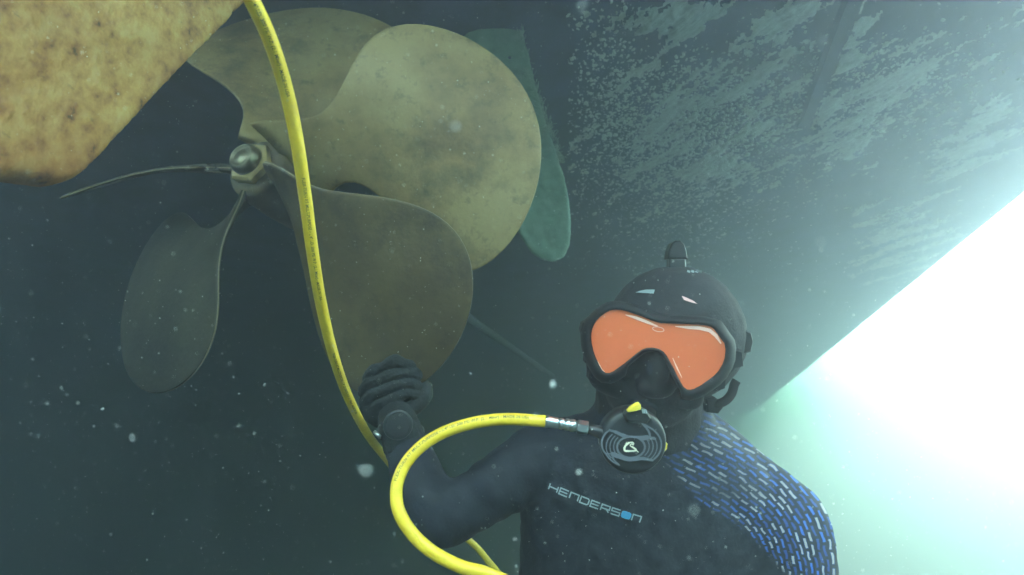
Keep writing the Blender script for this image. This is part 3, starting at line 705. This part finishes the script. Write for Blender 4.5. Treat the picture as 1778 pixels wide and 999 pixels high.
# ------------------------------------------------------------------ the diver's own camera (behind the lens point, seen mirrored in the mask)
ac = empty('action_camera', -FW*.02); tag(ac, 'small black action camera mirrored in the orange mask lens', 'camera')
def bxo(name, c, h, m, par):
    vs = [c+RT*(h[0]*i)+UP*(h[1]*j)+FW*(h[2]*k) for i in (-1, 1) for j in (-1, 1) for k in (-1, 1)]
    me = mesh(name, vs, [(0, 1, 3, 2), (4, 6, 7, 5), (0, 4, 5, 1), (2, 3, 7, 6), (0, 2, 6, 4), (1, 5, 7, 3)]); bm = bmesh.new(); bm.from_mesh(me)
    bmesh.ops.bevel(bm, geom=bm.edges[:], offset=min(h)*.3, segments=3, affect='EDGES'); bmesh.ops.recalc_face_normals(bm, faces=bm.faces); bm.to_mesh(me); bm.free()
    return adopt(link(name, me, m, None, False), par)
bxo('case', -FW*.024+RT*.012-UP*.006, (.034, .025, .014), M['black'], ac)
bxo('grip', -FW*.024+RT*.004-UP*.05, (.022, .006, .012), M['black'], ac)

# ------------------------------------------------------------------ regulator
RD = .588
def Z(zx, zy, h=0): return P(1020+zx/7.137, 680+zy/7.137, RD-h)
rc = Z(570, 620); ra_ = -FW
reg = empty('regulator', rc); tag(reg, 'black scuba regulator with grey slotted guard in the diver\'s mouth', 'regulator')
lathe('housing', rc, ra_, [(-.04, .024), (-.028, .030), (-.022, .0375), (-.006, .0385), (.000, .0375), (.003, .035), (.004, .030), (.005, .001)], M['black'], reg)
adopt(tube('mouthpiece', [rc-ra_*.03, P(1112, 735, .64), P(1118, 712, .665)], [.021, .018, .016], M['rubber'], seg=20), reg)
def flat(name, strokes, m, h=.0055, th=.0016):
    V = []; Fc = []
    for pts, wd in strokes:
        s2, f2 = stroke2(pts, wd); o_ = len(V); n_ = len(s2)
        V += [Z(x, y, h) for x, y in s2]+[Z(x, y, h-th) for x, y in s2]
        Fc += [tuple(q+o_ for q in f) for f in f2]+[tuple(q+o_+n_ for q in f[::-1]) for f in f2]
        for i in range(0, n_-2, 2):
            Fc += [(o_+i, o_+i+2, o_+i+2+n_, o_+i+n_), (o_+i+1, o_+i+1+n_, o_+i+3+n_, o_+i+3)]
        Fc += [(o_, o_+n_, o_+1+n_, o_+1), (o_+n_-2, o_+n_-1, o_+2*n_-1, o_+2*n_-2)]
    return adopt(link(name, mesh(name, V, Fc), m, None, False), reg)
def arc(cx, cy, rx, ry, a0, a1, n=16): return [(cx+rx*cos(radians(a0+(a1-a0)*k/n)), cy+ry*sin(radians(a0+(a1-a0)*k/n))) for k in range(n+1)]
def sc(pts, n=6): return [(p.x, p.y) for p in catmull([(x, y, 0) for x, y in pts], n)]
flat('guard_ring', [(arc(540, 690, 172, 132, 0, 360, 40), 26)], M['grey'])
for rx, ry, w_ in ((215, 175, 15), (262, 205, 15), (308, 232, 15)):
    flat('guard_slat', [(arc(540, 685, rx, ry, 142, 222), w_)], M['grey'])
flat('guard_slat', [(sc([(285, 470), (215, 530), (180, 610), (182, 690), (205, 745), (240, 780)]), 22)], M['grey'])
for rx, ry, w_ in ((218, 170, 15), (266, 205, 15), (315, 235, 15)):
    flat('guard_slat', [(arc(548, 680, rx, ry, -30, 42), w_)], M['grey'])
flat('guard_rim', [(sc([(668, 392), (740, 430), (820, 480), (880, 545), (912, 620), (912, 700), (880, 780), (820, 845)]), [6]+[22]*41+[14])], M['grey'], .006)
flat('guard_band', [(sc([(262, 478), (340, 500), (440, 545), (540, 575), (660, 580), (760, 570), (850, 590)]), [30]*6+[42]*6+[50]*6+[62]*6+[60]*6+[34]*6+[20])], M['grey'], .0058)
flat('guard_band', [(sc([(672, 395), (720, 440), (765, 510), (780, 590)]), [8]*3+[26]*15+[36])], M['grey'], .0056)
flat('guard_band', [(sc([(225, 772), (300, 775), (370, 800), (460, 835), (560, 845), (680, 830), (760, 845), (820, 855)]), [16]*6+[56]*8+[44]*10+[40]*10+[30]*8+[14])], M['grey'], .0059)
flat('guard_band', [(sc([(232, 780), (270, 830), (330, 880), (405, 918)]), [18]*12+[16]*6+[3])], M['grey'], .0054)
flat('guard_band', [(sc([(310, 800), (330, 850), (405, 918)]), [24]*6+[14]*6+[3])], M['grey'], .0053)
el = [Z(*p, .0064) for p in arc(540, 690, 158, 118, 0, 360, 30)[:-1]]
adopt(slab('purge_button', el, [v+FW*.002 for v in el], M['dark']), reg)
flat('emblem', [(sc([(575, 655), (560, 632), (520, 635), (478, 665), (458, 705), (470, 735), (520, 738), (585, 735), (600, 720), (560, 690), (530, 672), (548, 650), (570, 668)]), [14]*12+[24]*24+[20]*20+[14]*16+[9]), (sc([(585, 725), (610, 735), (632, 755)]), [16]*6+[10]*6+[3]), (sc([(486, 625), (488, 660)]), 6), (sc([(468, 642), (510, 640)]), 6)], M['cream'], .0072, .0008)
lump('lever_base', [(1078, 716), (1086, 708), (1110, 706), (1122, 712), (1128, 724), (1122, 732), (1085, 730)], .590, .020, M['black'], reg)
lump('lever', [(1088, 713), (1093, 707), (1104, 700), (1109, 699), (1112, 703), (1112, 710), (1104, 713), (1090, 715)], .578, .007, M['yplastic'], reg)
lump('side_clip', [(1155, 766), (1158, 770), (1157, 779), (1153, 783), (1153, 774)], .594, .006, M['yplastic'], reg)
for zx in (680, 700, 722): flat('scale_mark', [([(zx, 215), (zx+6, 262)], 9)], M['print'], .0105, .0008) if False else lump('scale_mark', [(1020+zx/7.137-1, 711), (1020+zx/7.137+1, 711), (1020+zx/7.137+2.4, 718), (1020+zx/7.137+.4, 718)], .5785, .0012, M['print'], reg)

# ------------------------------------------------------------------ air hose
HR = .0069
HP = [(395, -75, .41), (437, 0, .435), (471, 75, .465), (499, 165, .50), (518, 260, .53), (531, 350, .56), (543, 440, .59), (558, 530, .63), (580, 620, .69), (605, 690, .76), (637, 752, .85), (672, 798, .93), (722, 858, 1.02), (775, 908, 1.10), (822, 945, 1.14), (846, 972, 1.14), (872, 1004, 1.12),
      (915, 1060, 1.02), (955, 1120, .86), (950, 1110, .70), (905, 1030, .60), (850, 998, .57), (800, 984, .56), (750, 958, .555), (712, 922, .555), (690, 878, .56), (692, 832, .57), (717, 789, .58), (762, 755, .588), (820, 735, .592), (880, 728, .594), (949, 732, .594)]
path = catmull([P(*q) for q in HP], 14)
hose = empty('air_hose', P(*HP[-1])); tag(hose, 'yellow rubber air hose with black printing looping in front of the diver', 'hose')
adopt(tube('tube', path, HR, M['yellow'], seg=20), hose)
cs = [0]
for a, b in zip(path, path[1:]): cs.append(cs[-1]+(b-a).length)
def at_s(s):
    s = max(0, min(cs[-1]-1e-6, s)); lo, hi = 0, len(cs)-1
    while hi-lo > 1:
        md = (lo+hi)//2
        if cs[md] <= s: lo = md
        else: hi = md
    return path[lo].lerp(path[lo+1], (s-cs[lo])/(cs[lo+1]-cs[lo]+1e-12))
def s_of(px, py, lo=0, hi=1e9):
    return min((((proj(p)[0]-px)**2+(proj(p)[1]-py)**2, c) for p, c in zip(path, cs) if lo <= c <= hi))[1]
TXT = 'FLEX-TURN RT MULTIPURPOSE - 1/4" I.D. 300 PSI W.P. (2.1 Mbar) - MADE IN USA'
cu = bpy.data.curves.new('lettering', 'FONT'); cu.body = TXT; cu.resolution_u = 2; cu.offset = .012
to = bpy.data.objects.new('tmp', cu); COL.objects.link(to); bpy.context.view_layer.update()
tm = bpy.data.meshes.new_from_object(to.evaluated_get(bpy.context.evaluated_depsgraph_get())); bpy.data.objects.remove(to)
X1 = max(v.co.x for v in tm.vertices); TV = [v.co.copy() for v in tm.vertices]; TF = [tuple(p.vertices) for p in tm.polygons]
def lettering(s0, s1, hgt, a0):
    V = []
    for v in TV:
        s = s0+(s1-s0)*v.x/X1; c = at_s(s); T = (at_s(s+.002)-at_s(s-.002)).normalized(); cam_ = -c; cam_ = (cam_-T*cam_.dot(T)).normalized()
        L = cam_.cross(T).normalized()
        a = a0+(v.y-.35)*hgt/HR
        V.append(c+(cam_*cos(a)+L*sin(a))*(HR*1.015))
    o = link('lettering', mesh('lettering', V, TF), M['ink'], None, False); adopt(o, hose)
mid = cs[20*14]
a = s_of(523, 305, 0, mid); b = s_of(551, 516, 0, mid); lettering(a, b, .0046, .12)
e_ = s_of(496, 166, 0, mid); lettering(e_-(b-a), e_, .0046, .10)
a2 = s_of(571, 610, 0, mid); lettering(a2, a2+(b-a), .0046, .1)
e_ = s_of(917, 727, mid); lettering(e_-.175, e_, .0046, .45)
# metal fittings
ex = (path[-1]-path[-6]).normalized(); ex = (P(1022, 744, .590)-P(949, 732, .594)).normalized(); o0 = P(947, 731.5, .594)
k_ = pr(1, .592)
lathe('ferrule', o0, ex, [(0, .0070), (.001, .0074), (.0035, .0074), (.004, .0066), (.0145, .0064), (.0155, .0052)], M['steel'], hose)
lathe('coupler', o0, ex, [(.0155, .0052), (.017, .0066), (.020, .0066), (.021, .0056), (.023, .0056), (.0235, .0070), (.027, .0070), (.0275, .0062), (.0285, .0062), (.029, .0072), (.034, .0072), (.0345, .0060), (.037, .0060)], M['steel'], hose)
lathe('hex_nut', o0, ex, [(.037, .0072), (.038, .0078), (.0485, .0078), (.0495, .0070)], M['steel'], hose, sides=6)
adopt(tube('swivel', [o0+ex*.049, P(1046, 752, .594), P(1058, 760, .600)], [.0055, .008, .010], M['black'], seg=16), reg)

# ------------------------------------------------------------------ water surface, seabed, haze
def grid(name, x0, x1, y0, y1, n, zf):
    vs = [Vector((x0+(x1-x0)*i/n, y0+(y1-y0)*j/n, 0)) for i in range(n+1) for j in range(n+1)]
    for v in vs: v.z = zf(v)
    return mesh(name, vs, [(i*(n+1)+j, (i+1)*(n+1)+j, (i+1)*(n+1)+j+1, i*(n+1)+j+1) for i in range(n) for j in range(n)])
ms = bpy.data.materials.new('water_surface'); ms.use_nodes = True; t = ms.node_tree; t.nodes.clear()
out = t.nodes.new('ShaderNodeOutputMaterial'); tr = t.nodes.new('ShaderNodeBsdfTransparent'); tl = t.nodes.new('ShaderNodeBsdfTranslucent'); mx = t.nodes.new('ShaderNodeMixShader')
tl.inputs[0].default_value = (.9, .95, 1, 1); mx.inputs[0].default_value = .5
t.links.new(tr.outputs[0], mx.inputs[1]); t.links.new(tl.outputs[0], mx.inputs[2]); t.links.new(mx.outputs[0], out.inputs[0])
# the surface lies round the hull: to starboard, to port and astern
tag(link('water_surface', grid('water_surface', -60, 60, -30, 90, 150, lambda v: ZW+.03+.012*noise.noise(Vector((v.x*1.7, v.y*1.7, 0)))), ms), kind='structure')
tag(link('seabed', grid('seabed', -60, 60, -30, 90, 60, lambda v: -7+.5*noise.noise(v*.2)), mat('silt', (.12, .11, .08), .9, var=[(.2, .18, .13)], scale=1, bump=.3)), kind='structure')
qv = [Vector((x, y, z)) for x in (-11.6, -10.37) for y in (-29.5, 89.5) for z in (-7.6, ZW+.15)]  # added wall, unseen to port, keeps light off the left water
tag(link('port_light_blocker', mesh('port_light_blocker', qv, [(0, 1, 3, 2), (4, 6, 7, 5), (0, 4, 5, 1), (2, 3, 7, 6), (0, 2, 6, 4), (1, 5, 7, 3)]), mat('blocker_concrete', (.10, .12, .08), .9, var=[(.2, .2, .15)], scale=2, bump=.4), None, False), kind='structure')
vs = [Vector((x, y, z)) for x in (-61, 61) for y in (-31, 91) for z in (-8.5, ZW+.2)]
hz_o = link('haze', mesh('haze', vs, [(0, 1, 3, 2), (4, 6, 7, 5), (0, 4, 5, 1), (2, 3, 7, 6), (0, 2, 6, 4), (1, 5, 7, 3)]), None, None, False)
mh = bpy.data.materials.new('haze'); mh.use_nodes = True; t = mh.node_tree; t.nodes.clear()
out = t.nodes.new('ShaderNodeOutputMaterial'); pv = t.nodes.new('ShaderNodeVolumePrincipled')
pv.inputs['Color'].default_value = (.214,.221,.254, 1); pv.inputs['Density'].default_value = .46; pv.inputs['Anisotropy'].default_value = .64
pv.inputs['Absorption Color'].default_value = (0.0, .033, .004, 1)
t.links.new(pv.outputs[0], out.inputs['Volume']); hz_o.data.materials.append(mh); tag(hz_o, kind='stuff')
